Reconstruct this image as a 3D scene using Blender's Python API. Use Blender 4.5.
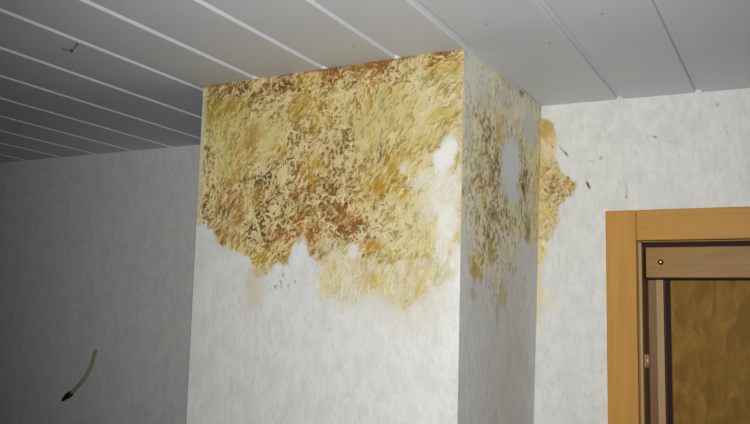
import bpy, bmesh, math, random
import numpy as np
from mathutils import Vector, Matrix

for o in list(bpy.data.objects):
    bpy.data.objects.remove(o)
scene = bpy.context.scene
COL = scene.collection

# ------------------------------------------------------------------ camera
YAW, PITCH, ROLL, FPX = -0.47215, 0.12564, 0.02314, 844.39
CAM = np.array([0.0, 0.0, 1.7972])
CEIL = 2.40
def basis():
    cy, sy = math.cos(YAW), math.sin(YAW)
    cp, sp = math.cos(PITCH), math.sin(PITCH)
    cr, sr = math.cos(ROLL), math.sin(ROLL)
    fw = np.array([sy * cp, cy * cp, sp])
    r = np.array([cy, -sy, 0.0])
    u = np.cross(r, fw)
    return cr * r + sr * u, -sr * r + cr * u, fw
RIGHT, UP, FWD = basis()
cam_data = bpy.data.cameras.new('camera')
cam_data.sensor_width = 36.0
cam_data.lens = FPX * 36.0 / 750.0
cam_data.clip_start = 0.02
cam = bpy.data.objects.new('camera', cam_data)
COL.objects.link(cam)
M3 = Matrix([[RIGHT[i], UP[i], -FWD[i]] for i in range(3)])
cam.matrix_world = Matrix.Translation(Vector(CAM)) @ M3.to_4x4()
scene.camera = cam

# ------------------------------------------------------------------ world, light, exposure
world = bpy.data.worlds.new('world')
scene.world = world
world.use_nodes = True
world.node_tree.nodes['Background'].inputs[0].default_value = (0.8, 0.85, 1.0, 1)
world.node_tree.nodes['Background'].inputs[1].default_value = 0.05
# the camera's flash: a small emitter just above the lens
fl = bpy.data.lights.new('camera_flash', 'SPOT')
fl.shadow_soft_size = 0.02
fl.spot_size = math.radians(80)
fl.spot_blend = 1.0
fl.energy = 156.0
fl.color = (1.0, 0.99, 0.975)
flo = bpy.data.objects.new('camera_flash', fl)
COL.objects.link(flo)
aim = FWD + math.tan(math.radians(4.5)) * RIGHT - math.tan(math.radians(1.0)) * UP
flo.rotation_euler = Vector(aim).to_track_quat('-Z', 'Y').to_euler()
flo.location = Vector(CAM + 0.05 * UP + 0.03 * FWD - 0.01 * RIGHT)

vs = scene.view_settings
vs.view_transform = 'Standard'
vs.look = 'None'
vs.gamma = 1.0
vs.use_curve_mapping = False
vs.exposure = 0.0

# ------------------------------------------------------------------ pixel helpers
def ray(px, py):
    d = FWD + RIGHT * ((px - 375) / FPX) - UP * ((py - 212) / FPX)
    return d / np.linalg.norm(d)
def hit(px, py, P0, n):
    d = ray(px, py)
    n = np.asarray(n, float)
    t = np.dot(np.asarray(P0, float) - CAM, n) / np.dot(d, n)
    return CAM + d * t
def lin(c):
    c = np.asarray(c, float) / 255.0
    return np.where(c <= 0.04045, c / 12.92, ((c + 0.055) / 1.055) ** 2.4)

# ------------------------------------------------------------------ materials
def new_mat(name, rough=0.6, spec=0.3):
    m = bpy.data.materials.new(name)
    m.use_nodes = True
    b = m.node_tree.nodes['Principled BSDF']
    b.inputs['Roughness'].default_value = rough
    b.inputs['Specular IOR Level'].default_value = spec
    return m, m.node_tree, b
def node(nt, t, **kw):
    n = nt.nodes.new(t)
    for k, v in kw.items():
        setattr(n, k, v)
    return n
def mixc(nt, fac, a, b, blend='MIX'):
    n = node(nt, 'ShaderNodeMix', data_type='RGBA', blend_type=blend)
    for sock, v in ((n.inputs['Factor'], fac), (n.inputs['A'], a), (n.inputs['B'], b)):
        if hasattr(v, 'is_linked'):
            nt.links.new(v, sock)
        else:
            sock.default_value = v if not isinstance(v, tuple) or len(v) == 4 else (*v, 1)
    return n.outputs['Result']
def ramp(nt, src, stops):
    n = node(nt, 'ShaderNodeValToRGB')
    el = n.color_ramp.elements
    while len(el) < len(stops):
        el.new(0.5)
    for e, (p, c) in zip(el, stops):
        e.position = p
        e.color = (*c, 1) if len(c) == 3 else c
    nt.links.new(src, n.inputs[0])
    return n.outputs['Color']
def noise(nt, vec, scale, detail=3.0, rough=0.55, stretch=None, dist=0.0):
    if stretch:
        mp = node(nt, 'ShaderNodeMapping')
        mp.inputs['Scale'].default_value = stretch
        nt.links.new(vec, mp.inputs['Vector'])
        vec = mp.outputs['Vector']
    n = node(nt, 'ShaderNodeTexNoise')
    n.inputs['Scale'].default_value = scale
    n.inputs['Detail'].default_value = detail
    n.inputs['Roughness'].default_value = rough
    n.inputs['Distortion'].default_value = dist
    nt.links.new(vec, n.inputs['Vector'])
    return n.outputs['Fac']
def bump(nt, b, src, strength, distance):
    n = node(nt, 'ShaderNodeBump')
    n.inputs['Strength'].default_value = strength
    n.inputs['Distance'].default_value = distance
    nt.links.new(src, n.inputs['Height'])
    nt.links.new(n.outputs['Normal'], b.inputs['Normal'])

def wallpaper(name, stained):
    m, nt, b = new_mat(name, 0.75, 0.12)
    pos = node(nt, 'ShaderNodeNewGeometry').outputs['Position']
    st = (1, 1, 0.45)
    n1 = noise(nt, pos, 70, 5, 0.68, st, 0.25)        # marbled flecks
    n2 = noise(nt, pos, 22, 4, 0.6, (1, 1, 0.7))      # broad clouds
    n3 = noise(nt, pos, 95, 3, 0.6, (1, 1, 0.55))   # fine grain
    white = (0.675, 0.68, 0.655)
    grey = (0.605, 0.612, 0.592)
    c = ramp(nt, n1, [(0.34, grey), (0.52, white), (1.0, (0.69, 0.695, 0.672))])
    c = mixc(nt, ramp(nt, n2, [(0.36, (0.75,) * 3), (0.56, (0.0,) * 3)]), c, (0.585, 0.592, 0.575, 1))
    c = mixc(nt, ramp(nt, n3, [(0.30, (0.35,) * 3), (0.45, (0.0,) * 3)]), c, (0.46, 0.465, 0.45, 1))
    if stained:
        at = node(nt, 'ShaderNodeAttribute', attribute_name='stain')
        c = mixc(nt, at.outputs['Alpha'], c, at.outputs['Color'])
    nt.links.new(c, b.inputs['Base Color'])
    hgt = n1
    if stained:
        mm = node(nt, 'ShaderNodeMath', operation='MULTIPLY_ADD')
        nt.links.new(at.outputs['Alpha'], mm.inputs[0]); mm.inputs[1].default_value = -0.9; mm.inputs[2].default_value = 1.0
        m2_ = node(nt, 'ShaderNodeMath', operation='MULTIPLY')
        nt.links.new(n1, m2_.inputs[0]); nt.links.new(mm.outputs[0], m2_.inputs[1])
        hgt = m2_.outputs[0]
    bump(nt, b, hgt, 0.45, 0.003)
    return m
M_PAPER = wallpaper('wallpaper', False)
M_PAPER_ST = wallpaper('stained_wallpaper', True)

def wood(name, c1, c2, axis, scale=6.0, rough=0.45, figured=False):
    m, nt, b = new_mat(name, rough, 0.12)
    pos = node(nt, 'ShaderNodeTexCoord').outputs['Object']
    st = {'x': (0.06, 1, 1), 'z': (1, 1, 0.06)}[axis]
    g = noise(nt, pos, scale * 12, 4, 0.6, st, 0.3)
    c = ramp(nt, g, [(0.3, c2), (0.62, c1)])
    g2 = noise(nt, pos, 5, 2, 0.5, st)
    c = mixc(nt, ramp(nt, g2, [(0.35, (0.35,) * 3), (0.65, (0.0,) * 3)]), c, (*c2, 1))
    if figured:
        f = noise(nt, pos, 24, 3, 0.55, (1.0, 1, 0.42), 1.2)
        c = mixc(nt, ramp(nt, f, [(0.38, (0.75,) * 3), (0.62, (0.0,) * 3)]), c, (*figured, 1))
    nt.links.new(c, b.inputs['Base Color'])
    bump(nt, b, g, 0.12, 0.002)
    return m
M_CASE = wood('honey_wood_vertical', (0.50, 0.26, 0.060), (0.43, 0.215, 0.046), 'z')
M_CASEH = wood('honey_wood_horizontal', (0.48, 0.25, 0.058), (0.41, 0.205, 0.044), 'x')
M_RAIL = wood('dull_wood_rail', (0.33, 0.19, 0.064), (0.25, 0.14, 0.045), 'x', 9)
M_STRIP = wood('pale_wood_strip', (0.47, 0.31, 0.15), (0.38, 0.24, 0.11), 'z')
M_JAMB = wood('brown_wood_jamb', (0.27, 0.15, 0.065), (0.19, 0.09, 0.04), 'z')
M_LEAF = wood('figured_veneer', (0.30, 0.16, 0.022), (0.24, 0.12, 0.015), 'z', 4, 0.55, (0.16, 0.072, 0.007))

def plain(name, c, rough=0.5, spec=0.3, metal=0.0, var=0.06, scale=30):
    m, nt, b = new_mat(name, rough, spec)
    pos = node(nt, 'ShaderNodeTexCoord').outputs['Object']
    n = noise(nt, pos, scale, 3)
    c = np.array(c, float)
    col = ramp(nt, n, [(0.3, tuple(c * (1 - var))), (0.7, tuple(np.minimum(c * (1 + var), 1)))])
    nt.links.new(col, b.inputs['Base Color'])
    b.inputs['Metallic'].default_value = metal
    return m
M_PANEL = plain('white_ceiling_panel', (0.615, 0.645, 0.685), 0.45, 0.25, 0, 0.03, 3)
M_SLAB = plain('dark_void', (0.05, 0.048, 0.045), 0.9, 0.1)
M_GAP = plain('dark_gap_shade', (0.022, 0.011, 0.009), 0.7, 0.2)  # near-black colour stands in for the shade inside gaps
M_BRASS = plain('brass', (0.72, 0.52, 0.24), 0.3, 0.5, 1.0)
M_HINGE = plain('dull_hinge_metal', (0.42, 0.30, 0.17), 0.45, 0.5, 0.4)
M_CABLE = plain('beige_cable_sheath', (0.29, 0.26, 0.17), 0.5, 0.3, 0, 0.15, 60)
M_BLACK = plain('black_tape', (0.012, 0.012, 0.012), 0.6, 0.3)
M_SOOT = plain('dark_cobweb', (0.07, 0.065, 0.06), 0.9, 0.1)
M_NAIL = plain('grey_nail', (0.16, 0.15, 0.14), 0.5, 0.4)
M_DARKWALL = plain('unseen_dark_wall', (0.075, 0.045, 0.028), 0.6, 0.2, 0, 0.2, 8)  # invented finish for unseen walls, dark so they bounce little flash light
M_FLOOR = plain('brown_floor', (0.085, 0.055, 0.04), 0.5, 0.3, 0, 0.2, 8)

# ------------------------------------------------------------------ object helpers
def link(name, me, mat, parent=None):
    o = bpy.data.objects.new(name, me)
    COL.objects.link(o)
    if mat and not me.materials:
        me.materials.append(mat)
    if parent:
        o.parent = parent
    return o
def mesh(name, verts, faces):
    me = bpy.data.meshes.new(name)
    me.from_pydata([tuple(map(float, v)) for v in verts], [], faces)
    me.update()
    return me
def box(bm, lo, hi, bev=0.0):
    r = bmesh.ops.create_cube(bm, size=1.0)
    vs_ = r['verts']
    for v in vs_:
        v.co = Vector([lo[i] + (v.co[i] + 0.5) * (hi[i] - lo[i]) for i in range(3)])
    if bev:
        es = list({e for v in vs_ for e in v.link_edges})
        bmesh.ops.bevel(bm, geom=es, offset=bev, segments=2, affect='EDGES', profile=0.5)
def bm_obj(name, bm, mat, parent=None, smooth=False):
    me = bpy.data.meshes.new(name)
    bmesh.ops.recalc_face_normals(bm, faces=bm.faces)
    bm.to_mesh(me)
    bm.free()
    if smooth:
        for p in me.polygons:
            p.use_smooth = True
    return link(name, me, mat, parent)
def structure(o, label, cat):
    o['kind'] = 'structure'
    o['label'] = label
    o['category'] = cat
    return o
def tube(pts, radii, seg=10):
    bm = bmesh.new()
    rings = []
    n = len(pts)
    pts = [Vector(p) for p in pts]
    ref = Vector((0.3, -0.9, 0.2))
    for i, p in enumerate(pts):
        t = (pts[min(i + 1, n - 1)] - pts[max(i - 1, 0)]).normalized()
        a = t.cross(ref).normalized()
        b = t.cross(a)
        rings.append([bm.verts.new(p + (a * math.cos(k * 2 * math.pi / seg) + b * math.sin(k * 2 * math.pi / seg)) * radii[i]) for k in range(seg)])
    for i in range(n - 1):
        for k in range(seg):
            bm.faces.new((rings[i][k], rings[i][(k + 1) % seg], rings[i + 1][(k + 1) % seg], rings[i + 1][k]))
    bm.faces.new(rings[0][::-1])
    bm.faces.new(rings[-1])
    return bm

# ------------------------------------------------------------------ layout of the room
XL, XR, YB = -3.8, 1.0, -2.6              # unseen sides of the room
YLW = 2.3566                              # left stretch of wall
RS = 0.030                                # the door wall is a touch out of square
RW0 = np.array([-0.642, 2.270, 0.0])
EX = np.array([1.0, RS, 0.0]); EX /= np.linalg.norm(EX)
NX = np.array([-EX[1], EX[0], 0.0])       # into the wall
def rw(s, d, z):
    return RW0 + EX * s + NX * d + np.array([0, 0, z])
def rw_px(px, py, d):
    P = hit(px, py, RW0 + NX * d, NX)
    return float(np.dot(P - RW0, EX)), float(P[2])
def ext(top, low):
    """follow the line top->low down to the floor"""
    t = top[2] / (top[2] - low[2])
    return top + (low - top) * t
FLT = np.array([-1.410, 1.739, CEIL]); FRT = np.array([-0.660, 1.711, CEIL]); BKT = rw(0, 0, CEIL)
FLB = ext(FLT, hit(186.3, 424, FLT, (0, 1, 0)))
FRB = ext(FRT, hit(457.4, 424, FRT, (0, 1, 0)))
BKB = ext(BKT, hit(533.8, 424, BKT, NX))

# ------------------------------------------------------------------ stain painting on wall-sized vertex grids
rng = np.random.default_rng(11)
def vnoise(U, V, cell, seed, octs=3):
    out = np.zeros_like(U); amp = 1.0; tot = 0
    r = np.random.default_rng(seed)
    for _ in range(octs):
        L = r.random((128, 128))
        x = U / cell + 31.7; y = V / cell + 17.3
        xi = np.floor(x).astype(int); yi = np.floor(y).astype(int)
        fx = x - xi; fy = y - yi
        fx = fx * fx * (3 - 2 * fx); fy = fy * fy * (3 - 2 * fy)
        g = lambda a, b: L[a % 128, b % 128]
        out += amp * ((g(xi, yi) * (1 - fx) + g(xi + 1, yi) * fx) * (1 - fy) + (g(xi, yi + 1) * (1 - fx) + g(xi + 1, yi + 1) * fx) * fy)
        tot += amp; amp *= 0.55; cell *= 0.5
    return out / tot
def sstep(x, a, b):
    t = np.clip((x - a) / (b - a), 0, 1)
    return t * t * (3 - 2 * t)

class Patch:
    """A rectangle of wall with a fine vertex grid: A top left, B top right, C bottom left, D bottom right."""
    def __init__(s, A, B, C, D, cell, k):
        s.A, s.B, s.C, s.D = [np.asarray(p, float) for p in (A, B, C, D)]
        s.W = np.linalg.norm(s.B - s.A); s.H = np.linalg.norm(s.C - s.A)
        s.nu = int(s.W / cell) + 1; s.nv = int(s.H / cell) + 1
        u = np.linspace(0, 1, s.nu); v = np.linspace(0, 1, s.nv)
        s.fu, s.fv = np.meshgrid(u, v)
        s.U = s.fu * s.W; s.V = s.fv * s.H
        s.cu = s.W / (s.nu - 1); s.cv = s.H / (s.nv - 1)
        s.eu = (s.B - s.A) / s.W; s.ev = (s.C - s.A) / s.H
        s.n = np.cross(s.ev, s.eu); s.n /= np.linalg.norm(s.n)
        if np.dot(CAM - s.A, s.n) < 0: s.n = -s.n
        s.col = np.zeros((s.nv, s.nu, 3)); s.a = np.zeros((s.nv, s.nu)); s.h = np.zeros((s.nv, s.nu))
        s.k = k
    def uv(s, px, py):
        P = hit(px, py, s.A, s.n) - s.A
        m = np.array([[np.dot(s.eu, s.eu), np.dot(s.eu, s.ev)], [np.dot(s.eu, s.ev), np.dot(s.ev, s.ev)]])
        return np.linalg.solve(m, [np.dot(P, s.eu), np.dot(P, s.ev)])
    def alb(s, c):
        return np.clip(lin(c) / s.k, 0.004, 0.82)
    def poly(s, pts, soft, rough_amp=0.0, cell=0.03, seed=1):
        """soft mask of a pixel outline, its edge roughened"""
        q = np.array([s.uv(*p) for p in pts])
        U = s.U + (vnoise(s.U, s.V, cell, seed) - 0.5) * 2 * rough_amp
        V = s.V + (vnoise(s.U, s.V, cell, seed + 5) - 0.5) * 2 * rough_amp
        inside = np.zeros(U.shape, bool); dist = np.full(U.shape, 1e9)
        for i in range(len(q)):
            x1, y1 = q[i]; x2, y2 = q[(i + 1) % len(q)]
            if abs(y2 - y1) > 1e-9:
                c = ((y1 > V) != (y2 > V)) & (U < (x2 - x1) * (V - y1) / (y2 - y1) + x1)
                inside ^= c
            dx, dy = x2 - x1, y2 - y1
            t = np.clip(((U - x1) * dx + (V - y1) * dy) / (dx * dx + dy * dy + 1e-12), 0, 1)
            dist = np.minimum(dist, np.hypot(U - x1 - t * dx, V - y1 - t * dy))
        sd = np.where(inside, dist, -dist)
        return sstep(sd, -soft, soft)
    def blob(s, px, py, rx, ry, soft=0.5, ang=0.0, amp=0.006, seed=1):
        """ellipse given in pixels, edges roughened"""
        c = s.uv(px, py)
        ru = np.linalg.norm(s.uv(px + rx, py) - c); rv = np.linalg.norm(s.uv(px, py + ry) - c)
        R = max(ru, rv) * (1 + soft) + amp + 0.004
        i0 = max(int((c[1] - R) / s.cv), 0); i1 = min(int((c[1] + R) / s.cv) + 2, s.nv)
        j0 = max(int((c[0] - R) / s.cu), 0); j1 = min(int((c[0] + R) / s.cu) + 2, s.nu)
        out = np.zeros(s.U.shape)
        if i1 <= i0 or j1 <= j0: return out
        U0 = s.U[i0:i1, j0:j1]; V0 = s.V[i0:i1, j0:j1]
        U = U0 + (vnoise(U0, V0, 0.02, seed + 50) - 0.5) * 2 * amp
        V = V0 + (vnoise(U0, V0, 0.02, seed + 60) - 0.5) * 2 * amp
        x = U - c[0]; y = V - c[1]
        ca, sa = math.cos(math.radians(ang)), math.sin(math.radians(ang))
        X = x * ca - y * sa; Y = x * sa + y * ca
        d = np.sqrt((X / ru) ** 2 + (Y / rv) ** 2)
        out[i0:i1, j0:j1] = 1 - sstep(d, 1 - soft, 1 + soft)
        return out
    def over(s, rgb, m, lift=0.0):
        """lay a colour (albedo) over the patch with mask m; alpha grows"""
        ii, jj = np.nonzero(m > 1e-4)
        if not len(ii): return
        w = (slice(ii.min(), ii.max() + 1), slice(jj.min(), jj.max() + 1))
        m3 = m[w][..., None]
        rgb = np.asarray(rgb)
        if rgb.ndim == 3: rgb = rgb[w]
        a0 = s.a[w][..., None]; a1 = m3 + a0 * (1 - m3)
        s.col[w] = np.where(a1 > 1e-5, (rgb * m3 + s.col[w] * a0 * (1 - m3)) / np.maximum(a1, 1e-5), s.col[w])
        s.a[w] = a1[..., 0]
        s.h[w] += lift * m[w]
    def fields(s, ctrl, p=1.6):
        pts = np.array([s.uv(c[0], c[1]) for c in ctrl])
        gap = np.array([s.alb(c[2]) for c in ctrl]); st = np.array([s.alb(c[3]) for c in ctrl])
        dn = np.array([c[4] for c in ctrl], float); an = np.array([math.radians(c[5]) for c in ctrl])
        sp = np.array([c[6] for c in ctrl], float)
        W = 0; G = 0; S = 0; D = 0; C2 = 0; S2 = 0; SP = 0
        wu = s.U + (vnoise(s.U, s.V, 0.035, 77) - 0.5) * 0.04
        wv = s.V + (vnoise(s.U, s.V, 0.035, 78) - 0.5) * 0.04
        for i in range(len(ctrl)):
            w = 1.0 / ((wu - pts[i, 0]) ** 2 + (wv - pts[i, 1]) ** 2 + 8e-5) ** p
            W = W + w; D = D + w * dn[i]; SP = SP + w * sp[i]
            G = G + w[..., None] * gap[i]; S = S + w[..., None] * st[i]
            C2 = C2 + w * math.cos(2 * an[i]); S2 = S2 + w * math.sin(2 * an[i])
        return G / W[..., None], S / W[..., None], D / W, 0.5 * np.arctan2(S2, C2), SP / W
    def strands(s, S, D, TH, SP, mask, wid=(0.0035, 0.0062), ln=(0.014, 0.034), jit=0.09, lift=0.00015, scale=1.0, seed=3, alpha=0.95):
        r = np.random.default_rng(seed)
        area = np.mean(ln) * np.mean(wid)
        nmax = 2.4
        N = int(s.W * s.H / area * nmax * scale)
        for _ in range(N):
            u, v = r.random() * s.W, r.random() * s.H
            i, j = min(int(v / s.cv), s.nv - 1), min(int(u / s.cu), s.nu - 1)
            if mask[i, j] < 0.35: continue
            if r.random() > -math.log(max(1 - min(D[i, j], 0.93), 0.05)) / nmax: continue
            L = r.uniform(*ln); w = r.uniform(*wid) * 0.5
            th = TH[i, j] + r.normal() * math.radians(SP[i, j])
            cu, cv = math.cos(th), -math.sin(th)
            bend = r.normal() * 0.35 * L
            t = np.linspace(-0.5, 0.5, 9)
            pu = u + cu * L * t + (-cv) * bend * (t * t * 4 - 0.5) * 0.5
            pv = v + cv * L * t + cu * bend * (t * t * 4 - 0.5) * 0.5
            col = S[i, j] * (1 + r.normal() * jit)
            i0 = max(int((pv.min() - 2 * w) / s.cv) - 1, 0); i1 = min(int((pv.max() + 2 * w) / s.cv) + 2, s.nv)
            j0 = max(int((pu.min() - 2 * w) / s.cu) - 1, 0); j1 = min(int((pu.max() + 2 * w) / s.cu) + 2, s.nu)
            if i1 <= i0 or j1 <= j0: continue
            UU = s.U[i0:i1, j0:j1]; VV = s.V[i0:i1, j0:j1]
            d = np.full(UU.shape, 1e9)
            for q in range(9):
                ww = 1.0 + 0.9 * abs(t[q])       # thinner at the ends
                d = np.minimum(d, np.hypot(UU - pu[q], VV - pv[q]) * ww)
            m = (1 - sstep(d, w * 0.65, w * 1.3)) * alpha * sstep(mask[i0:i1, j0:j1], 0.15, 0.6)
            s.col[i0:i1, j0:j1] += (np.clip(col, 0.004, 0.82) - s.col[i0:i1, j0:j1]) * m[..., None]
            s.h[i0:i1, j0:j1] = np.maximum(s.h[i0:i1, j0:j1], m * lift)
    def build(s, name, parent, label, thr=0.30, extra=None):
        """split the grid into clean wallpaper (returned verts/faces) and the stained child"""
        f = s.fu[..., None]; g = s.fv[..., None]
        P = (s.A * (1 - f) + s.B * f) * (1 - g) + (s.C * (1 - f) + s.D * f) * g
        edge = np.minimum(np.minimum(s.fu, 1 - s.fu), np.minimum(s.fv, 1 - s.fv))
        hh = s.h * sstep(edge, 0, 0.01)
        P = P + s.n * hh[..., None]
        rgba = np.concatenate([s.col, np.clip(s.a, 0, 1)[..., None]], -1)
        am = s.a
        for _ in range(3):
            pd = np.pad(am, 2, mode='edge')
            am = sum(pd[2 + a:2 + a + s.nv, 2 + b:2 + b + s.nu] for a in (-2, -1, 0, 1, 2) for b in (-2, -1, 0, 1, 2)) / 25
        q = (am[:-1, :-1] + am[1:, :-1] + am[:-1, 1:] + am[1:, 1:]) / 4 > thr
        idx = np.arange(s.nu * s.nv).reshape(s.nv, s.nu)
        quads = np.stack([idx[:-1, :-1], idx[1:, :-1], idx[1:, 1:], idx[:-1, 1:]], -1)
        # make the quads face the room
        e1 = P[1, 0] - P[0, 0]; e2 = P[1, 1] - P[1, 0]
        if np.dot(np.cross(e1, e2), s.n) < 0: quads = quads[..., ::-1]
        out = []
        for sel, nm in ((~q, 'clean'), (q, name)):
            fq = quads[sel]
            if not len(fq): out.append(None); continue
            used, inv = np.unique(fq, return_inverse=True)
            inv = inv.reshape(-1, 4)
            me = bpy.data.meshes.new(nm)
            nvt = len(used); nf = len(fq)
            me.vertices.add(nvt); me.vertices.foreach_set('co', P.reshape(-1, 3)[used].astype(np.float32).ravel())
            me.loops.add(nf * 4); me.loops.foreach_set('vertex_index', inv.astype(np.int32).ravel())
            me.polygons.add(nf); me.polygons.foreach_set('loop_start', (np.arange(nf) * 4).astype(np.int32))
            me.polygons.foreach_set('use_smooth', np.ones(nf, bool))
            me.update(calc_edges=True)
            at = me.attributes.new('stain', 'FLOAT_COLOR', 'POINT')
            at.data.foreach_set('color', rgba.reshape(-1, 4)[used].astype(np.float32).ravel())
            me.validate()
            out.append(me)
        if out[1]:
            o = link(name, out[1], M_PAPER_ST, parent)
            o['label'] = label
        return out[0]

def join_meshes(name, mes, quads):
    """clean wallpaper grids + plain quads -> one wall mesh"""
    bm = bmesh.new()
    for me in mes:
        if me: bm.from_mesh(me)
    lay = bm.verts.layers.float_color['stain']
    for qd in quads:
        vv = [bm.verts.new(Vector(p)) for p in qd]
        bm.faces.new(vv)
        for v in vv: v[lay] = (0, 0, 0, 0)
    me = bpy.data.meshes.new(name)
    bm.to_mesh(me); bm.free()
    return me

def lerp(a, b, t): return a + (b - a) * t

# colours as they read in the picture
K = (172, 157, 92); B_ = (130, 96, 50); RB = (128, 82, 30); O_ = (168, 134, 54); OL = (156, 132, 54)
T_ = (166, 133, 76); DK = (76, 56, 20); P_ = (186, 175, 116)
C_ = (197, 185, 139); CW = (200, 191, 154); CK = (184, 173, 118)

# ------------------------------------------------------------------ chimney breast
chim_root_me = None
tf = 0.36
front = Patch(FLT, FRT, lerp(FLT, FLB, tf), lerp(FRT, FRB, tf), 0.0018, 0.90)
ctrl = [
 (207, 92, B_, C_, .55, 60, 35), (212, 112, OL, CK, .12, 70, 30), (232, 106, OL, CK, .2, 50, 30), (228, 92, B_, C_, .5, 60, 20),
 (240, 92, (127, 82, 46), C_, .45, 60, 20), (262, 88, B_, C_, .5, 40, 40), (288, 92, (127, 89, 56), C_, .5, 30, 40), (285, 76, RB, C_, .4, 20, 40),
 (272, 103, (136, 114, 68), C_, .6, 20, 30), (312, 78, O_, C_, .45, 60, 40), (332, 77, RB, C_, .35, 50, 40), (350, 80, B_, C_, .65, 60, 60),
 (362, 66, O_, C_, .2, 10, 30), (377, 65, (138, 75, 29), C_, .08, 10, 30), (357, 74, RB, C_, .25, 30, 30), (393, 70, (127, 96, 50), C_, .72, 70, 60), (415, 64, B_, C_, .65, 60, 50),
 (440, 52, RB, C_, .25, 0, 20), (438, 63, O_, C_, .4, 30, 30), (452, 70, OL, CW, .3, 10, 20), (445, 112, OL, CW, .35, 10, 25), (458, 95, OL, CW, .45, 60, 30),
 (300, 105, O_, CK, .3, 50, 40), (325, 115, O_, C_, .55, 70, 40), (340, 100, K, C_, .7, 60, 40), (368, 100, O_, C_, .55, 95, 20), (390, 95, K, CK, .6, 70, 30),
 (415, 85, P_, CW, .75, 40, 40), (430, 100, P_, CW, .8, 60, 40), (395, 120, (182, 167, 107), CK, .6, 65, 25), (225, 130, K, CK, .6, 60, 30),
 (250, 138, (171, 133, 71), CK, .35, 45, 15), (240, 150, T_, CK, .45, 50, 15), (280, 120, K, CK, .65, 40, 50), (270, 140, P_, CK, .75, 45, 40),
 (225, 165, K, CK, .65, 75, 30), (208, 145, K, C_, .55, 80, 40), (206, 165, B_, CW, .55, 70, 50), (210, 190, O_, C_, .45, 85, 20), (293, 138, (127, 91, 41), C_, .5, 60, 50),
 (278, 150, O_, C_, .4, 45, 25), (265, 172, (100, 75, 36), C_, .75, 60, 60), (285, 168, (109, 80, 41), C_, .7, 50, 60), (245, 178, T_, C_, .5, 50, 20),
 (314, 165, O_, C_, .4, 85, 20), (325, 148, B_, C_, .6, 60, 60), (345, 135, B_, C_, .62, 60, 60), (340, 155, (127, 96, 55), C_, .68, 50, 60),
 (360, 125, K, CK, .6, 78, 15), (365, 150, K, C_, .6, 72, 15), (378, 150, (136, 109, 59), C_, .6, 65, 15), (400, 135, K, C_, .55, 55, 20), (425, 130, P_, C_, .6, 55, 30),
 (420, 148, (173, 146, 60), C_, .4, 50, 20), (412, 160, O_, C_, .4, 55, 20), (390, 168, (169, 136, 55), C_, .4, 55, 12), (380, 184, (166, 124, 31), C_, .22, 50, 12),
 (400, 183, (171, 136, 36), C_, .25, 40, 15), (405, 170, P_, CW, .8, 40, 40), (425, 180, P_, CW, .82, 60, 60), (430, 165, P_, CW, .8, 60, 60),
 (335, 178, B_, C_, .5, 55, 60), (345, 190, B_, C_, .55, 45, 40), (300, 188, (136, 87, 36), C_, .45, 55, 50), (268, 192, (141, 96, 53), C_, .5, 50, 50), (285, 200, B_, C_, .58, 50, 60),
 (228, 198, (155, 109, 58), C_, .5, 65, 20), (235, 213, (146, 96, 42), C_, .3, 62, 15), (222, 218, B_, C_, .42, 62, 20), (204, 212, (146, 109, 64), CW, .5, 60, 40), (208, 200, B_, C_, .55, 70, 50),
 (252, 205, O_, C_, .45, 70, 20), (262, 220, DK, C_, .68, 45, 60), (255, 235, (96, 71, 35), C_, .66, 45, 60), (275, 215, (114, 86, 44), C_, .75, 40, 60), (238, 235, T_, C_, .55, 60, 40),
 (270, 240, (150, 102, 47), C_, .45, 50, 18), (285, 238, (146, 98, 40), C_, .38, 45, 18), (300, 226, (144, 91, 33), C_, .3, 40, 30), (312, 236, (155, 102, 40), C_, .35, 60, 30), (318, 215, B_, C_, .5, 50, 60),
 (342, 218, (142, 78, 27), C_, .22, 50, 40), (352, 226, (146, 87, 33), C_, .2, 20, 20), (333, 230, RB, C_, .35, 50, 50), (332, 205, B_, C_, .5, 60, 60), (330, 245, B_, CW, .6, 40, 60),
 (365, 205, O_, C_, .6, 40, 60), (378, 198, (173, 132, 41), C_, .3, 50, 20), (390, 208, (169, 149, 87), CW, .72, 40, 60), (362, 232, (127, 100, 59), CW, .72, 10, 40), (385, 225, (155, 136, 82), CW, .75, 20, 60), (410, 215, P_, CW, .7, 60, 50),
 (265, 258, O_, C_, .4, 50, 18), (284, 252, (162, 118, 46), C_, .4, 48, 18), (246, 250, T_, C_, .5, 55, 30), (395, 245, P_, CW, .6, 60, 50), (430, 215, P_, CW, .65, 70, 40), (425, 240, P_, CW, .6, 70, 40),
 (345, 250, P_, CW, .55, 60, 50), (340, 275, P_, CW, .4, 80, 30), (330, 290, P_, CW, .3, 80, 20), (372, 276, (182, 153, 75), CW, .15, 80, 20), (355, 290, P_, CW, .4, 80, 30), (400, 262, (182, 151, 64), CW, .3, 60, 40),
 (415, 270, (178, 144, 56), CW, .3, 60, 40), (425, 290, (177, 149, 64), CW, .3, 70, 40), (400, 292, P_, CW, .4, 80, 30), (442, 255, P_, CW, .5, 80, 30), (440, 275, P_, CW, .4, 80, 30), (380, 300, P_, CW, .4, 80, 30)]
G, S, D, TH, SP = front.fields(ctrl)
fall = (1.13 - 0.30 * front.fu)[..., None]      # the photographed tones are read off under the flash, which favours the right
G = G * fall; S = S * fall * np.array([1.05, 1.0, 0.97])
U, V = front.U, front.V
main = front.poly([(190, 60), (480, 25), (480, 240), (440, 240), (425, 262), (372, 262), (350, 246), (330, 252), (318, 262), (310, 250), (301, 240), (293, 250), (286, 260), (275, 268), (264, 273), (255, 268), (245, 258), (232, 250), (220, 243), (213, 232), (205, 226), (190, 222)], 0.009, 0.022, 0.022, 21)
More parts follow.
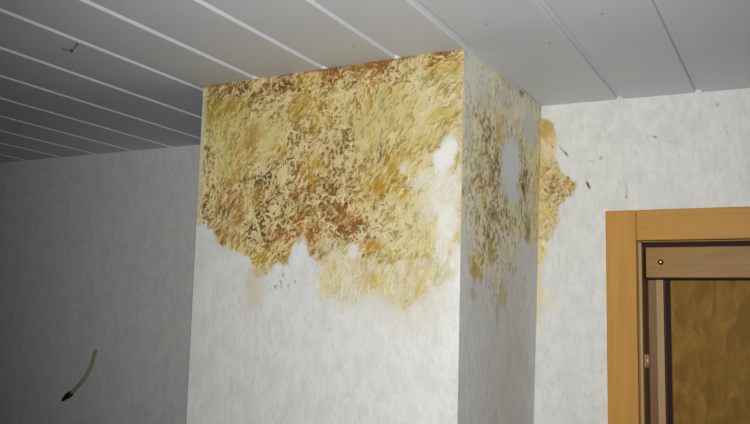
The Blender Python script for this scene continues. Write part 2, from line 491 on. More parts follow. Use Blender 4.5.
pale = front.poly([(312, 245), (322, 262), (318, 285), (328, 298), (345, 306), (362, 300), (372, 292), (388, 300), (408, 306), (424, 302), (436, 290), (450, 280), (454, 262), (458, 235), (440, 215), (350, 230)], 0.028, 0.024, 0.022, 31)
faint = front.poly([(360, 290), (365, 315), (385, 328), (410, 335), (438, 335), (448, 318), (452, 290), (430, 270)], 0.03, 0.02, 0.05, 41)
drip = front.blob(253, 288, 9, 22, 0.7, 0, 0.008, 2) * 0.55
mott = vnoise(U, V, 0.02, 91, 3) - 0.5
clump = sstep(vnoise(U, V, 0.022, 92, 3), 0.32, 0.62)
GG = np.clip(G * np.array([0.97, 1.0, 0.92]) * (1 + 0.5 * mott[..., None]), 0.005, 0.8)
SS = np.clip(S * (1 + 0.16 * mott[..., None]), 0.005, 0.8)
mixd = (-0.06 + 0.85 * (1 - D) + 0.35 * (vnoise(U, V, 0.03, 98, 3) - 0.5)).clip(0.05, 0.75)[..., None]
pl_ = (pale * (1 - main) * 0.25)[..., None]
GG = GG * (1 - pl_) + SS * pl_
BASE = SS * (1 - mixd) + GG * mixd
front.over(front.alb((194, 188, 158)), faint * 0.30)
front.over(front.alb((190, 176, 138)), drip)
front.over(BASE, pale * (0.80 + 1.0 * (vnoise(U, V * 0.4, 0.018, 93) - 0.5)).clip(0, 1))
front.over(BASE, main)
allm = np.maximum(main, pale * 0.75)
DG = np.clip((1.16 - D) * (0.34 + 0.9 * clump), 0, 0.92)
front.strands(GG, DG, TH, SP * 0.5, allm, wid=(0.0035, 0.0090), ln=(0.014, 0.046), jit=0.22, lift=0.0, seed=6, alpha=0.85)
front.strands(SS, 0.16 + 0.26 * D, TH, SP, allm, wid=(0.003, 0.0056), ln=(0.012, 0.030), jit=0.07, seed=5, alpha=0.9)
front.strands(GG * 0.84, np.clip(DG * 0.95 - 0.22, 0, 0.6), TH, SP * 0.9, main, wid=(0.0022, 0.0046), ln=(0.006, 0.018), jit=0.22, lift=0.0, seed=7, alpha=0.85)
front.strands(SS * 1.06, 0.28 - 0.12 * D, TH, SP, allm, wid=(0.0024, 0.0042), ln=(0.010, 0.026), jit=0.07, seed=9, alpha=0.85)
# dark little holes between the strands
for (cx, cy, sx, sy, n, c) in [(266, 178, 12, 12, 16, DK), (262, 225, 14, 16, 34, (86, 61, 31)), (285, 200, 25, 14, 26, (108, 76, 38)), (345, 150, 14, 22, 26, (117, 83, 41)), (292, 138, 6, 8, 8, (108, 68, 29)),
                              (330, 190, 14, 16, 26, (106, 68, 34)), (285, 88, 26, 7, 34, (106, 68, 38)), (240, 92, 16, 8, 16, (108, 67, 34)), (392, 70, 10, 12, 22, (108, 76, 38)), (360, 232, 18, 7, 18, (112, 90, 56)),
                              (206, 205, 5, 14, 14, (117, 81, 40)), (300, 232, 18, 12, 18, (117, 74, 29)), (206, 160, 4, 18, 12, (117, 86, 45)), (388, 82, 30, 6, 14, (135, 94, 54)), (284, 284, 12, 8, 9, (172, 158, 128)), (390, 215, 22, 16, 26, (151, 131, 83)),
                              (240, 185, 18, 12, 14, (126, 94, 56)), (275, 110, 16, 12, 14, (122, 104, 63)), (345, 225, 30, 18, 26, (126, 76, 32)), (335, 115, 22, 18, 16, (135, 101, 50))]:
    for _ in range(n):
        x = cx + rng.normal() * sx * 0.6; y = cy + rng.normal() * sy * 0.6
        m = front.blob(x, y, rng.uniform(.6, 1.4), rng.uniform(1.0, 2.6), 0.5, rng.uniform(0, 180), 0.003, int(rng.integers(999)))
        front.over(front.alb(c), m * 0.9, -0.0006)
# the joint of two wallpaper strips runs down the stain
seam = np.exp(-((U - front.uv(314, 165)[0]) / 0.0025) ** 2) * sstep(V, front.uv(314, 110)[1], front.uv(314, 135)[1]) * (1 - sstep(V, front.uv(314, 195)[1], front.uv(314, 220)[1]))
front.over(front.alb((190, 145, 62)), seam * (0.1 + 0.5 * clump))
# smears, broken up by the grain of the surface
smear = (0.15 + 1.15 * sstep(vnoise(U + 0.6 * V, V * 0.45 - U * 0.3, 0.007, 99, 2), 0.25, 0.6)).clip(0, 1)
for (x, y, rx, ry, an, c, al) in [(372, 245.5, 13, 4.5, 3, (167, 122, 36), .95), (378, 64, 12, 5.5, 15, (128, 78, 32), .85), (358, 71, 8, 6, 15, RB, .6), (440, 52, 6, 2, 8, (108, 63, 32), .8), (450, 69, 10, 4, 0, (173, 151, 79), .85),
                              (444, 112, 12, 6, 5, (176, 158, 90), .75), (211, 108, 5, 12, -12, (155, 128, 50), .7), (230, 105, 10, 5, 20, (158, 133, 59), .6), (299, 102, 10, 7, 30, (171, 142, 67), .55), (368, 108, 2.5, 10, 0, (167, 142, 63), .6),
                              (382, 186, 9, 6, 45, (166, 126, 31), .6), (415, 270, 7, 6, 10, (180, 154, 80), .5), (423, 288, 5, 8, 20, (180, 156, 82), .5), (373, 277, 6, 6, 0, (180, 151, 72), .6), (344, 219, 11, 7, -30, (138, 92, 38), .55),
                              (312, 230, 10, 7, 0, (150, 106, 44), .55), (237, 213, 6, 13, -25, (146, 108, 56), .5), (252, 135, 12, 7, 30, (168, 140, 80), .5), (328, 78, 6, 5, 0, (135, 79, 36), .6), (287, 74, 9, 1.8, 8, (126, 79, 40), .7), (260, 272, 9, 4, 0, (180, 160, 83), .6),
                              (390, 220, 4, 3, 0, (164, 151, 68), .7), (398, 163, 12, 5, 50, (171, 142, 56), .45)]:
    front.over(front.alb(c), front.blob(x, y, rx * 1.1, ry * 1.1, 0.5, an, 0.009, int(x * 7 + y)) * al * smear)
# bare chalky patches where the skin has come away
for (x, y, rx, ry, an, al) in [(446, 156, 9, 20, -22, .95), (446, 198, 14, 26, 0, .6), (430, 205, 12, 16, 0, .35), (418, 182, 10, 7, 0, .3), (450, 222, 9, 16, 0, .7), (444, 242, 9, 20, 0, .6), (404, 172, 5, 4, 0, .5), (432, 178, 12, 10, 0, .35), (354, 250, 7, 7, 30, .75), (458, 180, 5, 16, 0, .4), (303, 252, 5, 14, 0, .9)]:
    front.over(front.alb((203, 204, 200)), front.blob(x, y, rx, ry, 0.35, an, 0.010, int(x * 3 + y)) * al)
# pale plaster bead along the two outer corners
lb = (1 - sstep(U, 0.006, 0.016 + 0.01 * vnoise(U, V, 0.02, 9)))
front.over(front.alb((192, 184, 158)), lb * main * 0.75)
nb = vnoise(U, V, 0.03, 12)
rb_ = sstep(U, front.W - 0.016, front.W - 0.004)
front.over(front.alb((200, 188, 156)), rb_ * (0.0 + 0.4 * nb) * (1 - sstep(V, 0.45, 0.55)))
# rusty line under the ceiling
topl = (1 - sstep(V, 0.0, 0.010)) * sstep(vnoise(U, V * 0, 0.04, 14), 0.42, 0.66)
front.over(front.alb((122, 82, 42)), topl * 0.8)

side = Patch(FRT, BKT, lerp(FRT, FRB, tf), lerp(BKT, BKB, tf), 0.0024, 0.52)
sK = (150, 136, 84); sB = (120, 97, 54); sD = (94, 74, 40); sC = (178, 164, 122); sCW = (170, 164, 145); sG = (150, 150, 138)
ctrl = [(467, 60, sG, sCW, .7, 90, 30), (467, 110, (135, 132, 105), sCW, .7, 90, 30), (478, 75, sG, sCW, .8, 60, 40), (490, 85, (140, 136, 110), sCW, .75, 75, 30), (505, 95, (135, 118, 85), sCW, .6, 80, 30), (520, 100, sG, sCW, .8, 80, 30),
 (482, 120, sB, sC, .5, 70, 50), (490, 130, (112, 88, 44), sC, .48, 70, 50), (488, 150, sB, sC, .5, 60, 60), (478, 165, (125, 105, 60), sC, .6, 60, 60), (496, 160, sD, sC, .45, 75, 40), (500, 125, (150, 130, 70), sC, .5, 85, 20), (510, 125, (128, 104, 66), sCW, .6, 85, 30),
 (484, 185, sB, sC, .52, 60, 60), (500, 190, sD, sC, .45, 60, 50), (470, 190, (125, 110, 70), sCW, .6, 80, 40), (524, 175, sB, sC, .5, 85, 30), (527, 185, sD, sC, .35, 80, 30), (530, 200, sD, sC, .4, 75, 40), (536, 180, (150, 124, 84), sC, .5, 85, 30),
 (490, 220, sD, sC, .5, 70, 50), (480, 215, sB, sC, .55, 70, 50), (505, 215, sD, sC, .5, 70, 50), (515, 210, sB, sC, .55, 60, 40), (530, 230, sD, sC, .4, -60, 15), (536, 215, (150, 126, 90), sC, .55, 85, 30),
 (490, 245, (118, 96, 52), sC, .5, 80, 40), (505, 245, (130, 118, 90), sCW, .7, 80, 30), (472, 230, sG, sCW, .7, 80, 30), (520, 250, (130, 120, 95), sCW, .7, 80, 30), (475, 270, (132, 116, 50), sC, .25, 80, 30), (473, 290, (128, 116, 66), sC, .4, 80, 30), (503, 285, (140, 124, 88), sCW, .6, 80, 30), (500, 315, (130, 122, 98), sCW, .6, 80, 30), (490, 300, (128, 120, 100), sCW, .7, 80, 30)]
G, S, D, TH, SP = side.fields(ctrl)
U, V = side.U, side.V
smain = side.poly([(455, 20), (570, 120), (570, 232), (536, 236), (528, 245), (516, 262), (508, 285), (500, 305), (494, 290), (486, 268), (478, 282), (470, 262), (466, 235), (455, 220)], 0.02, 0.05, 0.05, 61)
mott = vnoise(U, V, 0.022, 95, 3) - 0.5
clump = sstep(vnoise(U, V, 0.03, 96, 3), 0.32, 0.62)
GG = np.clip(G * (1 + 0.6 * mott[..., None]), 0.005, 0.8)
SS = np.clip(S * (1 + 0.16 * mott[..., None]), 0.005, 0.8)
side.over(SS * 0.82 + GG * 0.18, smain * (0.80 + 1.0 * mott).clip(0, 1))
DG = np.clip((1.0 - D) * (0.30 + 0.85 * clump), 0, 0.9)
side.strands(GG, DG, TH, SP * 0.5, smain, wid=(0.005, 0.011), ln=(0.014, 0.040), jit=0.22, lift=0.0, seed=16, alpha=0.85)
side.strands(SS * 1.07, 0.22 + 0.3 * D, TH, SP, smain, wid=(0.0035, 0.0065), ln=(0.012, 0.030), jit=0.08, seed=15, alpha=0.85)
side.strands(GG * 0.8, DG * 0.3, TH, SP, smain, wid=(0.003, 0.005), ln=(0.008, 0.02), jit=0.2, lift=0.0, seed=17, alpha=0.8)
for (cx, cy, sx, sy, n, c) in [(488, 135, 8, 20, 50, (100, 76, 38)), (496, 165, 5, 10, 26, sD), (486, 185, 12, 12, 40, sB), (525, 185, 4, 14, 34, (78, 56, 30)), (500, 215, 14, 16, 60, sD), (488, 235, 10, 18, 30, sD), (505, 275, 12, 20, 24, (134, 118, 86)), (475, 255, 5, 25, 16, (122, 106, 60)), (478, 100, 8, 20, 20, (132, 122, 92)),
                              (500, 300, 18, 28, 26, (142, 136, 118)), (470, 180, 4, 40, 30, (118, 108, 72))]:
    for _ in range(n):
        x = cx + rng.normal() * sx * 0.6; y = cy + rng.normal() * sy * 0.6
        m = side.blob(x, y, rng.uniform(.5, 1.1), rng.uniform(1.0, 3.2), 0.5, rng.uniform(-25, 25), 0.004, int(rng.integers(999)))
        side.over(side.alb(c), m * 0.62, -0.0004)
for (x, y, rx, ry, an, c, al) in [(475, 271, 4, 9, 0, (130, 116, 46), .75), (473, 292, 2.5, 8, 0, (126, 114, 62), .5), (500, 310, 2, 14, 0, (128, 118, 84), .45), (506, 296, 4, 12, 0, (140, 126, 84), .5), (521.5, 91.5, 2.5, 5, 0, (84, 76, 50), .8), (490, 95, 2, 2, 0, (110, 100, 60), .7),
                              (530, 229, 2, 13, 0, (88, 68, 42), .6), (526, 184, 2, 16, 0, (92, 70, 42), .5), (499, 130, 3, 18, 0, (156, 136, 74), .5), (492, 255, 3, 10, 0, (130, 104, 56), .6)]:
    side.over(side.alb(c), side.blob(x, y, rx, ry, 0.5, an, 0.01, int(x * 7 + y)) * al)
for (x, y, rx, ry, an, c, al) in [(512, 166, 8.5, 28, 0, (160, 163, 164), .96), (515, 196, 6, 10, 0, (158, 161, 160), .85), (507, 185, 5, 12, 0, (158, 160, 158), .6), (530, 125, 6, 22, 0, (150, 152, 146), .8), (473, 76, 5, 24, 0, (160, 162, 155), .75), (485, 90, 6, 18, 0, (156, 157, 147), .6), (505, 100, 6, 12, 0, (156, 152, 140), .4), (493, 72, 2.0, 1.6, 0, (190, 190, 186), .9),
                              (469, 140, 3, 22, 0, (146, 146, 130), .5), (470, 245, 4, 14, 0, (152, 152, 146), .6)]:
    side.over(side.alb(c), side.blob(x, y, rx, ry, 0.35, an, 0.014, int(x * 3 + y)) * al)

chim = bpy.data.objects.new('wall_chimney', bpy.data.meshes.new('wall_chimney'))
COL.objects.link(chim)
m1 = front.build('water_stain', chim, 'large ochre and brown water stain with flaking cream strands on the front')
m2 = side.build('water_stain', chim, 'narrow grey brown water stain with a bare patch on the side face')
TOPZ = np.array([0, 0, 0.0138])
BLT = np.array([FLT[0], YLW, CEIL]); BLB = np.array([FLB[0], YLW, 0])
cm = join_meshes('wall_chimney', [m1, m2], [
    (front.C, FLB, FRB, front.D), (side.C, FRB, BKB, side.D), (BLT, BLB, FLB, FLT),
    (FLT + TOPZ, FLT, FRT, FRT + TOPZ), (FRT + TOPZ, FRT, BKT, BKT + TOPZ)])
chim.data = cm
cm.materials.append(M_PAPER_ST)
structure(chim, 'white papered chimney breast jutting out beside the door, stained under the ceiling', 'wall')

# ------------------------------------------------------------------ door wall
s_in, _ = rw_px(637, 300, -0.018)      # inner edge of the casing
s_out, _ = rw_px(606.3, 300, -0.018)
_, z_top = rw_px(640, 209.8, -0.018)
_, z_in = rw_px(680, 239.6, -0.018)
cw = s_in - s_out
DOORW = 0.80
s_in2 = s_in + DOORW; s_out2 = s_in2 + cw
SO, SO2, ZO = s_in - 0.004, s_in2 + 0.004, z_in + 0.004     # opening in the wall
wallr = bpy.data.objects.new('wall_right', bpy.data.meshes.new('wall_right'))
COL.objects.link(wallr)
def bk(z):                    # the inner corner leans with the chimney breast
    return lerp(BKB, BKT, z / CEIL)
ZP = CEIL * (1 - tf)
p1 = Patch(bk(CEIL), rw(SO, 0, CEIL), bk(ZP), rw(SO, 0, ZP), 0.0024, 0.92)
O2 = (180, 146, 80)
ctrl = [(545, 130, O2, (190, 162, 104), .3, 85, 20), (550, 140, (204, 172, 110), C_, .4, 80, 30), (548, 152, (205, 180, 150), CW, .6, 60, 50), (551, 167, O_, C_, .45, 0, 50), (545, 175, (190, 150, 80), C_, .4, 85, 20),
 (553, 185, (160, 120, 66), CW, .55, 60, 50), (560, 190, (160, 122, 66), CW, .5, 60, 50), (569, 185, (186, 146, 72), C_, .3, 70, 40), (548, 200, (168, 132, 78), C_, .55, 60, 50), (556, 205, (178, 144, 88), CW, .5, 60, 50),
 (545, 212, (200, 172, 90), C_, .4, 85, 30), (552, 225, (190, 162, 110), CW, .45, 60, 40), (543, 250, (216, 196, 120), CW, .3, 90, 20), (541, 300, (214, 198, 134), CW, .2, 90, 10), (541, 160, (186, 148, 80), C_, .4, 88, 15)]
G, S, D, TH, SP = p1.fields(ctrl)
U, V = p1.U, p1.V
m = p1.poly([(530, 116), (546, 119), (553, 126), (556, 140), (555, 160), (559, 172), (567, 178), (575, 181), (573, 192), (566, 198), (559, 206), (557, 222), (552, 235), (545, 240), (547, 252), (542, 262), (530, 262)], 0.004, 0.009, 0.022, 71)
m_low = (1 - sstep(U, 0.006, 0.022 + 0.02 * (vnoise(U, V, 0.05, 4) - 0.5))) * sstep(V, p1.uv(545, 225)[1], p1.uv(545, 250)[1]) * (1 - sstep(V, p1.uv(545, 300)[1], p1.uv(545, 350)[1]))
mott = vnoise(U, V, 0.015, 97, 3) - 0.5
GG = np.clip(G * np.array([0.90, 0.95, 1.08]) * (1 + 0.6 * mott[..., None]), 0.005, 0.8)
p1.over(p1.alb((204, 190, 136)), m_low * 0.7)
p1.over(p1.alb((214, 196, 150)), p1.blob(549, 300, 5, 12, 0.8, 0, 0.01, 3) * 0.4)
p1.over(GG, m * 0.95)
p1.over(S, m * 0.6)
p1.strands(GG, np.clip(1.05 - D, 0, 0.9), TH, SP, m, wid=(0.003, 0.006), ln=(0.008, 0.02), jit=0.2, lift=0.0, seed=26, alpha=0.85)
p1.strands(S, 0.3 + 0.2 * D, TH, SP, m, wid=(0.0025, 0.0045), ln=(0.012, 0.024), seed=25, alpha=0.85)
p1.over(p1.alb((172, 142, 84)), p1.blob(546, 131, 5.5, 11, 0.35, 0, 0.006, 8) * 0.6)
p1.over(p1.alb((205, 186, 160)), p1.blob(548, 152, 5, 6, 0.4, 0, 0.006, 9) * 0.7)
for _ in range(40):
    x = 555 + rng.normal() * 7; y = 192 + rng.normal() * 9
    mm = p1.blob(x, y, rng.uniform(.6, 1.3), rng.uniform(.8, 2.0), 0.5, rng.uniform(0, 180), 0.003, int(rng.integers(999)))
    p1.over(p1.alb((136, 98, 48)), mm * 0.85 * m)
# scuffs in the paper
def scuff(p, x, y, rx, ry, an, c, al):
    p.over(p.alb(c), p.blob(x, y, rx, ry, 0.5, an, 0.0015, int(x + y)) * al)
scuff(p1, 587, 185, 1.2, 4.2, 22, (62, 55, 60), .95)
scuff(p1, 563, 151, 0.7, 7.5, 38, (120, 118, 114), .6)
scuff(p1, 565.5, 153.5, 0.9, 3.2, 38, (88, 86, 84), .8)
scuff(p1, 600, 158, 1.6, 1.8, 0, (150, 148, 144), .8); scuff(p1, 590, 161, 4, 1.2, 0, (176, 176, 172), .6)
scuff(p1, 624, 190, 0.9, 11, 0, (178, 174, 168), .6); scuff(p1, 624, 197, 1.2, 1.6, 0, (140, 138, 134), .7)
p2 = Patch(rw(SO, 0, CEIL), rw(SO + 0.30, 0, CEIL), rw(SO, 0, ZO), rw(SO + 0.30, 0, ZO), 0.0026, 0.80)
scuff(p2, 655, 137, 2.0, 1.1, -10, (120, 118, 116), .85); scuff(p2, 672, 142, 12, 0.7, -14, (176, 175, 172), .6); scuff(p2, 645, 135, 8, 0.8, -8, (182, 180, 176), .5)
scuff(p2, 718, 105, 1.6, 2.2, 10, (150, 150, 150), .8); scuff(p2, 727, 133, 1.2, 1.6, 0, (162, 162, 160), .7); scuff(p2, 657, 110, 1.0, 8, -10, (184, 184, 180), .5)
c1 = p1.build('water_stain', wallr, 'ochre water stain running down the corner beside the chimney breast')
c2 = p2.build('scuff', wallr, 'faint scuff above the door', thr=2.0)
END = rw(2.4, 0, 0)[:]
smax = (XR - RW0[0]) / EX[0]
wm = join_meshes('wall_right', [c1, c2], [
    (p1.C, bk(0), rw(SO, 0, 0), p1.D),
    (rw(SO + 0.30, 0, CEIL), rw(SO + 0.30, 0, ZO), rw(SO2, 0, ZO), rw(SO2, 0, CEIL)),
    (rw(SO2, 0, CEIL), rw(SO2, 0, 0), rw(smax, 0, 0), rw(smax, 0, CEIL)),
    (rw(0, 0, CEIL + 0.0138), rw(0, 0, CEIL), rw(smax, 0, CEIL), rw(smax, 0, CEIL + 0.0138))])
wallr.data = wm
wm.materials.append(M_PAPER_ST)
structure(wallr, 'bright white papered wall around the wooden door frame', 'wall')

# ------------------------------------------------------------------ remaining shell
def quad_wall(name, pts, mat, label, cat='wall'):
    o = link(name, mesh(name, pts, [(0, 1, 2, 3)]), mat)
    return structure(o, label, cat)
quad_wall('wall_left', [(XL, YLW, CEIL + 0.0138), (XL, YLW, 0), (FLB[0] + 0.02, YLW, 0), (FLT[0] + 0.02, YLW, CEIL + 0.0138)], M_PAPER, 'dim grey papered wall left of the chimney breast')
quad_wall('wall_far_left', [(XL, YB, CEIL), (XL, YB, 0), (XL, YLW, 0), (XL, YLW, CEIL)], M_DARKWALL, 'unseen side wall left of the view, kept dark to limit bounce')
yre = float(rw(smax, 0, 0)[1])
quad_wall('wall_far_right', [(XR, yre, CEIL), (XR, yre, 0), (XR, YB, 0), (XR, YB, CEIL)], M_PAPER, 'papered side wall right of the view')
quad_wall('wall_rear', [(XR, YB, CEIL), (XR, YB, 0), (XL, YB, 0), (XL, YB, CEIL)], M_DARKWALL, 'unseen wall behind the camera, kept dark to limit bounce')
quad_wall('floor', [(XL, YB, 0), (XR, YB, 0), (XR, 2.75, 0), (XL, 2.75, 0)], M_FLOOR, 'brown floor below the view', 'floor')

# ------------------------------------------------------------------ ceiling of grooved panels
bm = bmesh.new()
box(bm, (XL, YB, CEIL + 0.014), (XR, 2.75, CEIL + 0.06))
ceiling = bm_obj('ceiling', bm, M_SLAB)
structure(ceiling, 'ceiling of long white grooved panels running towards the door wall', 'ceiling')
edges = [-0.2370, -0.4350, -0.6570, -0.8330, -1.0336, -1.2410, -1.4390, -1.6500, -1.8490, -2.0455, -2.2360, -2.4200, -2.6000]
x = edges[-1]
while x - 0.195 > XL: x -= 0.195; edges.append(x)
right = []
x = edges[0]
while x + 0.198 < XR: x += 0.198; right.append(x)
edges = sorted(right + edges)                         # the lit edge of every groove
GW, GD = 0.0150, 0.0075                               # groove width and depth
WN = 0.2
# cross-section in x, measured from the panel's right-hand edge at x = 0 (faces the room's right)
prof = [(0.0, 0.0125), (0.0, 0.0022), (-0.0006, 0.0008), (-0.0022, 0.0), (-WN + GW + 0.0022, 0.0), (-WN + GW + 0.0006, 0.0008), (-WN + GW, 0.0022),
        (-WN + GW, GD), (-WN + 0.0005, GD), (-WN + 0.0005, 0.0125)]
n = len(prof)
pv = [(a, YB, z) for a, z in prof] + [(a, 2.70, z) for a, z in prof]
pf = [tuple((i, (i + 1) % n, (i + 1) % n + n, i + n)) for i in range(n)] + [tuple(range(n))[::-1], tuple(range(n, 2 * n))]
panel_me = mesh('panel', pv, pf)
bm = bmesh.new(); bm.from_mesh(panel_me); bmesh.ops.recalc_face_normals(bm, faces=bm.faces); bm.to_mesh(panel_me); bm.free()
panel_me.materials.append(M_PANEL)
panels = []
for a, b in zip(edges[:-1], edges[1:]):
    o = bpy.data.objects.new('panel', panel_me)
    COL.objects.link(o)
    o.parent = ceiling
    o.location = (b, 0, CEIL)
    o.scale = ((b - a) / WN, 1, 1)
    panels.append((a, b, o))
# small nail heads on the panels
bm = bmesh.new()
bmesh.ops.create_uvsphere(bm, u_segments=10, v_segments=6, radius=0.0026, matrix=Matrix.Diagonal((1, 1, 0.4, 1)))
nail_me = bpy.data.meshes.new('nail_head'); bm.to_mesh(nail_me); bm.free(); nail_me.materials.append(M_NAIL)
for px, py in [(353.5, 46), (486, 24), (549.5, 43), (602.5, 14)]:
    P = hit(px, py, (0, 0, CEIL), (0, 0, 1))
    for a, b, o in panels:
        if a < P[0] < b:
            nl = bpy.data.objects.new('nail_head', nail_me); COL.objects.link(nl)
            nl.parent = o
            sc = o.scale[0]
            nl.location = ((P[0] - b) / sc, P[1], 0.0)
            nl.scale = (1 / sc, 1, 1)

# ------------------------------------------------------------------ door in its frame (set in the wall, rotated with it)
door = bpy.data.objects.new('door_1', None)
COL.objects.link(door)
door.matrix_world = Matrix(((EX[0], NX[0], 0, RW0[0]), (EX[1], NX[1], 0, RW0[1]), (0, 0, 1, 0), (0, 0, 0, 1)))
structure(door, 'wooden door with honey coloured casing and dark figured leaf', 'door')
def dbox(name, lo, hi, mat, bev=0.002, parent=door, label=None):
    bm = bmesh.new(); box(bm, lo, hi, bev)
    o = bm_obj(name, bm, mat, parent)
    if label: o['label'] = label
    return o
s_joint, _ = rw_px(634.3, 225, -0.018)
dbox('casing_board', (s_out, -0.018, 0.0), (s_in, 0.0, z_top), M_CASE, 0.0025)
dbox('casing_board', (s_in2, -0.018, 0.0), (s_out2, 0.0, z_top), M_CASE, 0.0025)
dbox('casing_board', (s_in + 0.0006, -0.018, z_in), (s_in2 - 0.0006, 0.0, z_top), M_CASEH, 0.0025)
# light lip of the frame just inside the casing
sl0, _ = rw_px(639.3, 300, -0.004); sl1, _ = rw_px(642.2, 300, -0.004)
dbox('frame_lip', (sl0, -0.004, 0.0), (sl1, 0.03, z_in - 0.006), M_STRIP, 0.001)
dbox('frame_lip', (s_in2 - (sl1 - s_in), -0.004, 0.0), (s_in2 - (sl0 - s_in), 0.03, z_in - 0.006), M_STRIP, 0.001)
_, zl0 = rw_px(690, 241.6, -0.004)
dbox('frame_lip', (sl1, -0.004, zl0), (s_in2 - (sl1 - s_in), 0.03, z_in - 0.001), M_RAIL, 0.001)
# jambs lining the opening
DJ = 0.20
dbox('jamb', (SO - 0.02, 0.002, 0), (sl1 - 0.002, DJ, z_in), M_JAMB, 0.001)
dbox('jamb', (s_in2 - (sl1 - s_in) + 0.002, 0.002, 0), (SO2 + 0.02, DJ, z_in), M_JAMB, 0.001)
dbox('jamb', (sl1 - 0.002, 0.03, zl0 + 0.002), (s_in2 - (sl1 - s_in) + 0.002, DJ, z_in + 0.02), M_JAMB, 0.001)
dbox('gap_shade_strip', (sl1, 0.035, zl0 - 0.016), (s_in2 - (sl1 - s_in), 0.05, zl0 + 0.002), M_GAP, 0.001)  # dark strip as painted shade between frame head and rail
# rail across the top with its brass screw
DR = 0.018
sr, _ = rw_px(645.8, 262, DR); _, zr1 = rw_px(680, 246.8, DR); _, zr0 = rw_px(680, 277.6, DR)
rail = dbox('top_rail', (sr, DR, zr0), (s_in2 - (sr - s_in), DR + 0.03, zr1), M_RAIL, 0.002)
ss, zs = rw_px(660.5, 262, DR)
bm = bmesh.new()
bmesh.ops.create_uvsphere(bm, u_segments=16, v_segments=8, radius=0.0042, matrix=Matrix.Translation((ss, DR, zs)) @ Matrix.Diagonal((1, 0.5, 1, 1)))
bm_obj('screw', bm, M_BRASS, rail, True)
bm = bmesh.new()
bmesh.ops.create_cone(bm, cap_ends=True, segments=20, radius1=0.0072, radius2=0.0072, depth=0.0012, matrix=Matrix.Translation((ss + 0.0006, DR - 0.0004, zs - 0.0006)) @ Matrix.Rotation(math.pi / 2, 4, 'X'))
bm_obj('screw_hole', bm, M_GAP, rail)
# strip (stop) below the rail, dark strips standing in for the shade of the gap, leaf
DS = 0.085
st0, _ = rw_px(656.8, 340, DS); st1, _ = rw_px(664.3, 340, DS)
_, zst = rw_px(660, 279, DS)
dbox('stop_strip', (st0, DS, 0), (st1, DS + 0.03, zst + 0.02), M_STRIP, 0.0015)
dbox('stop_strip', (s_in2 - (st1 - s_in), DS, 0), (s_in2 - (st0 - s_in), DS + 0.03, zst + 0.02), M_STRIP, 0.0015)
DL = 0.10
lf0, _ = rw_px(671.3, 340, DL)
_, zlf = rw_px(700, 280.5, DL)
dbox('door_leaf', (lf0, DL, 0.006), (s_in2 - (lf0 - s_in), DL + 0.04, zlf), M_LEAF, 0.002)
dbox('gap_shade_strip', (st1, DL + 0.02, 0), (lf0 + 0.004, DL + 0.05, zlf + 0.02), M_GAP, 0.001)
dbox('gap_shade_strip', (sr, DR + 0.03, zr0 - 0.003), (s_in2 - (sr - s_in), DR + 0.06, zr1 - 0.02), M_GAP, 0.001)
dbox('jamb_lining', (sl1 - 0.002, 0.13, 0), (s_in2 - (sl1 - s_in) + 0.002, 0.19, z_in - 0.02), M_JAMB, 0.001)
# hinge on the jamb
_, zh1 = rw_px(650, 354.5, 0.05); _, zh0 = rw_px(650, 367.5, 0.05)
hs = sl1 - 0.002
hg = dbox('hinge', (hs, 0.035, zh0), (hs + 0.003, 0.08, zh1), M_HINGE, 0.0008)
bm = bmesh.new()
bmesh.ops.create_cone(bm, cap_ends=True, segments=14, radius1=0.0045, radius2=0.0045, depth=zh1 - zh0, matrix=Matrix.Translation((hs + 0.006, 0.052, (zh0 + zh1) / 2)))
bm_obj('hinge_pin', bm, M_HINGE, hg, True)

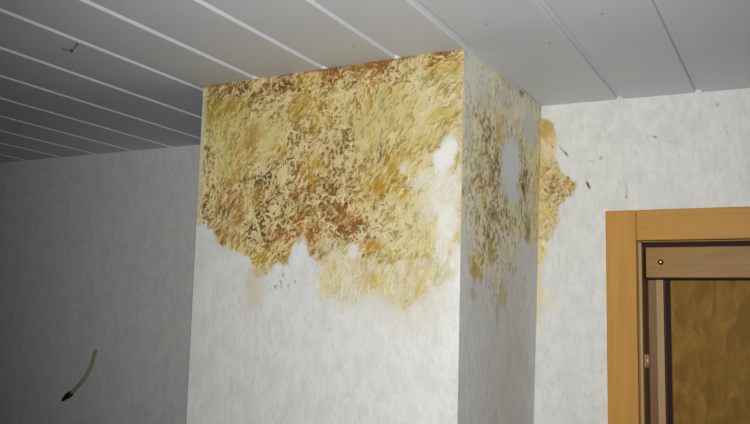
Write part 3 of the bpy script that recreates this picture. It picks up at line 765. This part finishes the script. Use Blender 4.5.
# ------------------------------------------------------------------ cable stub on the left wall
A = hit(95.5, 351, (0, YLW, 0), (0, 1, 0))
cable = bpy.data.objects.new('cable', None); COL.objects.link(cable)
cable.location = A
cable['label'] = 'beige cable stub with black taped end sticking out of the left wall'
cable['category'] = 'cable'
def off(px, py, out):
    return Vector(hit(px, py, (0, YLW - out, 0), (0, 1, 0)) - A)
keys = [Vector((0.0, 0.02, 0.008)), off(95, 353, 0.010), off(91, 366, 0.035), off(84, 379, 0.055), off(76, 388, 0.065), off(70, 394, 0.07)]
def smooth(keys, n):
    out = []
    for i in range(len(keys) - 1):
        p0 = keys[max(i - 1, 0)]; p1_ = keys[i]; p2_ = keys[i + 1]; p3 = keys[min(i + 2, len(keys) - 1)]
        for k in range(n):
            t = k / n
            out.append(0.5 * ((2 * p1_) + (p2_ - p0) * t + (2 * p0 - 5 * p1_ + 4 * p2_ - p3) * t * t + (3 * p1_ - p0 - 3 * p2_ + p3) * t ** 3))
    return out + [keys[-1]]
pts = smooth(keys, 6)
bm_obj('sheath', tube(pts, [0.0062] * len(pts), 12), M_CABLE, cable, True)
kt = [keys[-1] + (keys[-2] - keys[-1]) * 0.25, keys[-1], off(66.5, 396.5, 0.072), off(62, 400.5, 0.074)]
pt = smooth(kt, 4)
bm_obj('taped_end', tube(pt, [0.008 + 0.0035 * math.sin(i / (len(pt) - 1) * math.pi) - 0.005 * (i / (len(pt) - 1)) ** 3 for i in range(len(pt))], 12), M_BLACK, cable, True)

# ------------------------------------------------------------------ cobweb thread on the ceiling
A = hit(72, 50, (0, 0, CEIL), (0, 0, 1))
web = bpy.data.objects.new('cobweb', None); COL.objects.link(web); web.location = A
web['label'] = 'small dark cobweb wisp stuck to a ceiling panel at upper left'
web['category'] = 'cobweb'
def offc(px, py, dn):
    return Vector(hit(px, py, (0, 0, CEIL - dn), (0, 0, 1)) - A)
wp = smooth([offc(62, 48.5, .001), offc(66, 50, .003), offc(71.5, 50.5, .004), offc(74.5, 47.5, .003), offc(77, 44.5, .0015)], 5)
bm_obj('thread', tube(wp, [0.0006 + 0.0004 * (i % 3) for i in range(len(wp))], 6), M_SOOT, web, True)
for px, py, r_ in [(71.5, 51, 0.0036), (77, 44.5, 0.0026)]:
    bm = bmesh.new()
    bmesh.ops.create_icosphere(bm, subdivisions=2, radius=r_, matrix=Matrix.Translation(offc(px, py, r_)))
    for v in bm.verts:
        v.co += Vector((random.uniform(-1, 1), random.uniform(-1, 1), random.uniform(-.3, .3))) * r_ * 0.25
    bm_obj('dust_clump', bm, M_SOOT, web, True)
